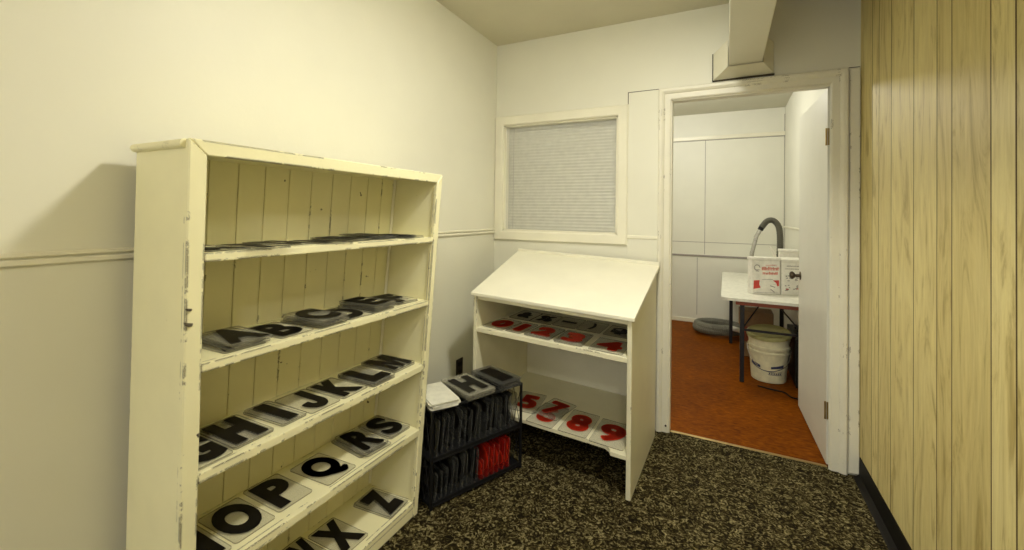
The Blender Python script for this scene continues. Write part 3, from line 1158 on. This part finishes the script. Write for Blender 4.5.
def pbox(name, label, loc, rz, w, d, h):
    o = thing(name, label, 'box', loc, rz)
    obj('carton', B(0, w, 0, d, .0005, h - .012, bev=.004), 'card_white', o, local=True)
    obj('lid', B(-.004, w + .004, -.004, d + .004, h - .0115, h + .012, bev=.004), 'card_white', o, local=True)
    return o


def deco(parent, name, material, quads, y=-.0015):
    bm_ = bmesh.new()
    for pts_ in quads:
        prism(bm_, pts_, lambda p_, k: (p_[0], (y, .0002)[k], p_[1]))
    return obj(name, bm_, material, parent, local=True)


def rect(x0, z0, x1, z1):
    return [(x0, z0), (x1, z0), (x1, z1), (x0, z1)]


def ell(cx_, cz_, a, c2, n=16):
    return [(cx_ + a * math.cos(2 * math.pi * k / n), cz_ + c2 * math.sin(2 * math.pi * k / n)) for k in range(n)]


BW, BH = .228, .295
b1 = pbox('printed_box', 'white box printed with red lettering on the table in the back room', (.198, 4.075, TZ), BA, BW, .075, BH)
q2 = random.Random(5)


def scribble(x0, x1, z, h, n, rnd):
    """small broken print marks, too small to read in the photograph"""
    out_ = []
    w = (x1 - x0) / n
    for k in range(n):
        a_ = x0 + k * w
        hh = h * rnd.uniform(.6, 1.0)
        out_.append(rect(a_ + w * .08, z, a_ + w * rnd.uniform(.55, .92), z + hh))
    return out_


deco(b1, 'red_print', 'card_pink', scribble(.078, .218, .200, .032, 11, q2) + [rect(.078, .214, .218, .220)] + scribble(.085, .212, .165, .024, 10, q2) + [rect(.088, .175, .208, .179)] + scribble(.11, .20, .240, .008, 9, q2))
deco(b1, 'red_patch', 'card_red', [[(.012, .045), (.070, .055), (.058, .085), (.062, .118), (.015, .115)]])
deco(b1, 'red_patch', 'card_red', [[(.168, .118), (.218, .120), (.218, .072), (.204, .070), (.196, .096)]])
deco(b1, 'round_badge', 'card_grey', [rect(.022, .200, .060, .206), rect(.030, .190, .056, .195)] + [[(.041 + .026 * math.cos(a), .222 + .026 * math.sin(a)), (.041 + .019 * math.cos(a), .222 + .019 * math.sin(a)), (.041 + .019 * math.cos(a + .5), .222 + .019 * math.sin(a + .5)), (.041 + .026 * math.cos(a + .5), .222 + .026 * math.sin(a + .5))] for a in [k * .55 for k in range(9)]])
deco(b1, 'bowl_picture', 'card_white', [ell(.125, .085, .062, .040)], y=-.002)
deco(b1, 'grey_print', 'card_grey', [rect(.080, .124, .170, .127), [(.145, .070), (.185, .058), (.188, .064), (.148, .077)], [(.148, .042), (.180, .018), (.184, .022), (.152, .048)], rect(.17, .085, .19, .088), rect(.02, .014, .215, .016)], y=-.0025)
bm = bmesh.new()
tube(bm, spline([(.205, .03, BH + .012), (.185, .03, BH + .06), (.160, .04, BH + .10)], 5), .008, 6)
obj('loose_strap', bm, 'card_white', b1, local=True)
p2 = MBX @ Vector((BW + .012, .004, 0))
b2 = pbox('printed_box', 'white box with small grey pictures on the table behind the open door edge', (p2.x, p2.y, TZ), BA - .1, .225, .20, BH - .012)
pics = []
for cx_, cz_ in ((.05, .14), (.105, .145), (.045, .06), (.12, .06), (.16, .13)):
    for k in range(9):
        a_ = q2.uniform(0, 6.28)
        rr = q2.uniform(.004, .026)
        x, z = cx_ + rr * math.cos(a_), cz_ + rr * math.sin(a_)
        pics.append(rect(x - q2.uniform(.003, .008), z - .003, x + q2.uniform(.003, .008), z + q2.uniform(.002, .006)))
pics += scribble(.04, .19, .235, .010, 14, q2) + scribble(.03, .20, .212, .008, 16, q2)
deco(b2, 'grey_print', 'card_grey', pics)
deco(b2, 'red_mark', 'card_red', [rect(.035, .045, .055, .052), rect(.115, .05, .13, .056)], y=-.002)
b3 = pbox('plain_box', 'plain white box standing behind the printed boxes on the table', (.430, 4.48, TZ), .0, .14, .10, .345)

# vacuum hose arching up behind the boxes
hz = thing('vacuum_hose', 'vacuum wand and grey hose arching up behind the boxes on the table', 'hose', (.22, 4.62, TZ))
bm = bmesh.new()
tube(bm, [(.205, 4.62, TZ + .018), (.222, 4.62, .97), (.258, 4.62, 1.13), (.300, 4.62, 1.215)], .018, 12)
obj('wand', bm, 'chrome', hz, sm=True)
bm = bmesh.new()
tube(bm, spline([(.301, 4.62, 1.217), (.345, 4.62, 1.275), (.395, 4.62, 1.280), (.436, 4.62, 1.225), (.448, 4.62, 1.12), (.446, 4.63, .95), (.442, 4.64, TZ + .03)], 14), .026, 12, ridges=.05)
obj('flexible_hose', bm, 'hose_dark', hz)
bm = bmesh.new()
tube(bm, [(.288, 4.62, 1.190), (.308, 4.62, 1.232)], .024, 12)
obj('collar', bm, 'black_plastic', hz, sm=True)

# coiled hose on the floor
hz = thing('vacuum_hose', 'grey ribbed hose lying coiled on the orange floor by the far wall', 'hose', (0.0, 5.25, 0))
bm = bmesh.new()
pts = []
for k in range(60):
    a_ = k / 59 * 2 * math.pi * 1.75 + .6
    rr = .190 + .02 * math.sin(k * .2)
    pts.append((-.06 + rr * 1.15 * math.cos(a_), 5.33 + rr * math.sin(a_), .047 + .05 * (k / 59)))
pts += [(.16, 5.22, .10), (.24, 5.22, .06), (.34, 5.24, .045)]
tube(bm, spline(pts, 4), .044, 12, ridges=.05)
obj('flexible_hose', bm, 'hose_grey', hz)
bm = bmesh.new()
tube(bm, [(.05, 5.12, .13), (.16, 5.10, .115)], .026, 12)
obj('end_cuff', bm, 'paper_white', hz, sm=True)

# bucket under the table
BX, BY = .318, 4.06
bk = thing('bucket', 'large cream plastic bucket with tilted olive lid under the table', 'bucket', (BX, BY, 0))
bm = bmesh.new()
lathe(bm, [(0, .001), (.118, .001), (.123, .006), (.139, .225), (.146, .226), (.146, .240), (.140, .241), (.1415, .262), (.149, .263), (.149, .280), (.142, .281), (.144, .326), (.150, .328), (.150, .345), (.140, .345), (.138, .28), (.118, .010), (0, .010)], (BX, BY, 0), 40)
obj('body', bm, 'white_plastic', bk, sm=True)
bm = bmesh.new()
t = bmesh.new()
lathe(t, [(0, .004), (.146, .004), (.156, -.012), (.160, -.010), (.158, .012), (.148, .020), (.135, .014), (.06, .020), (0, .022)], (0, 0, 0), 40)
t.transform(Matrix.Translation((BX, BY, .368)) @ Matrix.Rotation(math.radians(8), 4, 'X') @ Matrix.Rotation(math.radians(-3), 4, 'Y'))
obj('lid', t, 'olive_plastic', bk, sm=True)
bm = bmesh.new()
hp = [(BX + .147 * math.cos(a_) * 1.04, BY - .02 - .05 * math.sin(a_ if a_ < math.pi else 0), .255 - .10 * math.sin(a_)) for a_ in [math.pi * k / 16 for k in range(17)]]
hp = [(x, BY - .115 * math.sin(math.pi * k / 16) - .055 * math.sin(math.pi * k / 16), .265 - .155 * math.sin(math.pi * k / 16)) for k, (x, y_, z_) in enumerate(hp)]
tube(bm, hp[:6], .003, 6)
tube(bm, hp[-6:], .003, 6)
obj('handle', bm, 'chrome', bk)
bm = bmesh.new()


def label_patch(bm_, a0, a1, z0f, z1f, n=8):
    """strip hugging the bucket wall between two angles (degrees, -90 is the front)"""
    vs_ = []
    for k in range(n + 1):
        f_ = k / n
        a_ = math.radians(a0 + (a1 - a0) * f_)
        for z in (z0f(f_), z1f(f_)):
            r__ = .123 + (.139 - .123) * (z - .006) / .219 + .0012
            vs_.append(bm_.verts.new((BX + r__ * math.cos(a_), BY + r__ * math.sin(a_), z)))
    for k in range(n):
        bm_.faces.new((vs_[2 * k], vs_[2 * k + 2], vs_[2 * k + 3], vs_[2 * k + 1]))


CA = -97
label_patch(bm, CA - 58, CA - 22, lambda f: .130 + .004 * f - .020 * f, lambda f: .158 - .022 * f)
label_patch(bm, CA + 10, CA + 52, lambda f: .118 + .012 * f, lambda f: .135 + .018 * f)
label_patch(bm, CA - 50, CA + 50, lambda f: .112 - .03 * math.sin(f * 3.14) + .012, lambda f: .118 - .03 * math.sin(f * 3.14) + .012, 14)
label_patch(bm, CA + 2, CA + 46, lambda f: .070, lambda f: .074)
label_patch(bm, CA + 2, CA + 46, lambda f: .092, lambda f: .095)
for k in range(6):
    label_patch(bm, CA + 4 + k * 7, CA + 8 + k * 7, lambda f: .077, lambda f: .088, 2)
obj('printed_label', bm, 'navy_ink', bk, fix=False)

# dark case right of the bucket, folded cardboard behind, cord on the floor
cs = thing('tool_case', 'black upright case beside the bucket behind the door edge', 'case', (.505, 4.2, 0))
obj('shell', B(.484, .575, 3.92, 4.45, .012, .38, bev=.012, seg=2), 'black_plastic', cs)
obj('carry_handle', tube(bmesh.new(), spline([(.53, 4.15, .379), (.53, 4.17, .412), (.53, 4.27, .412), (.53, 4.29, .379)], 5), .008, 8), 'black_plastic', cs, sm=True)
bm = bmesh.new()
for x, y in ((.50, 3.95), (.56, 3.95), (.50, 4.42), (.56, 4.42)):
    box(bm, x - .01, x + .01, y - .01, y + .01, 0, .0125)
obj('foot', bm, 'black_vinyl', cs)
for k, (z0, mt, dx) in enumerate(((.0005, 'card_brown', 0), (.141, 'red_wood', .01), (.282, 'card_brown', -.01))):
    o = thing('storage_carton', ('brown carton on the floor under the table, lowest of three', 'reddish carton under the table, middle of three', 'brown carton under the table, topmost of three')[k], 'box', (.27 + dx, 4.72, z0))
    obj('carton', B(-.14, .14, -.12, .12, 0, .138, bev=.004), mt, o, local=True)
    obj('tape_strip', B(-.02, .02, -.1215, .1215, .05, .1395, bev=0), 'card_brown', o, local=True)
bm = bmesh.new()
tube(bm, spline([(.23, 3.83, .006), (.32, 3.80, .006), (.40, 3.78, .006), (.44, 3.70, .006), (.52, 3.72, .006), (.57, 3.9, .006)], 6), .0055, 6)
tag(obj('floor_cable', bm, 'black_vinyl', sm=True), 'thin black cord lying on the orange floor in front of the bucket', 'cord')
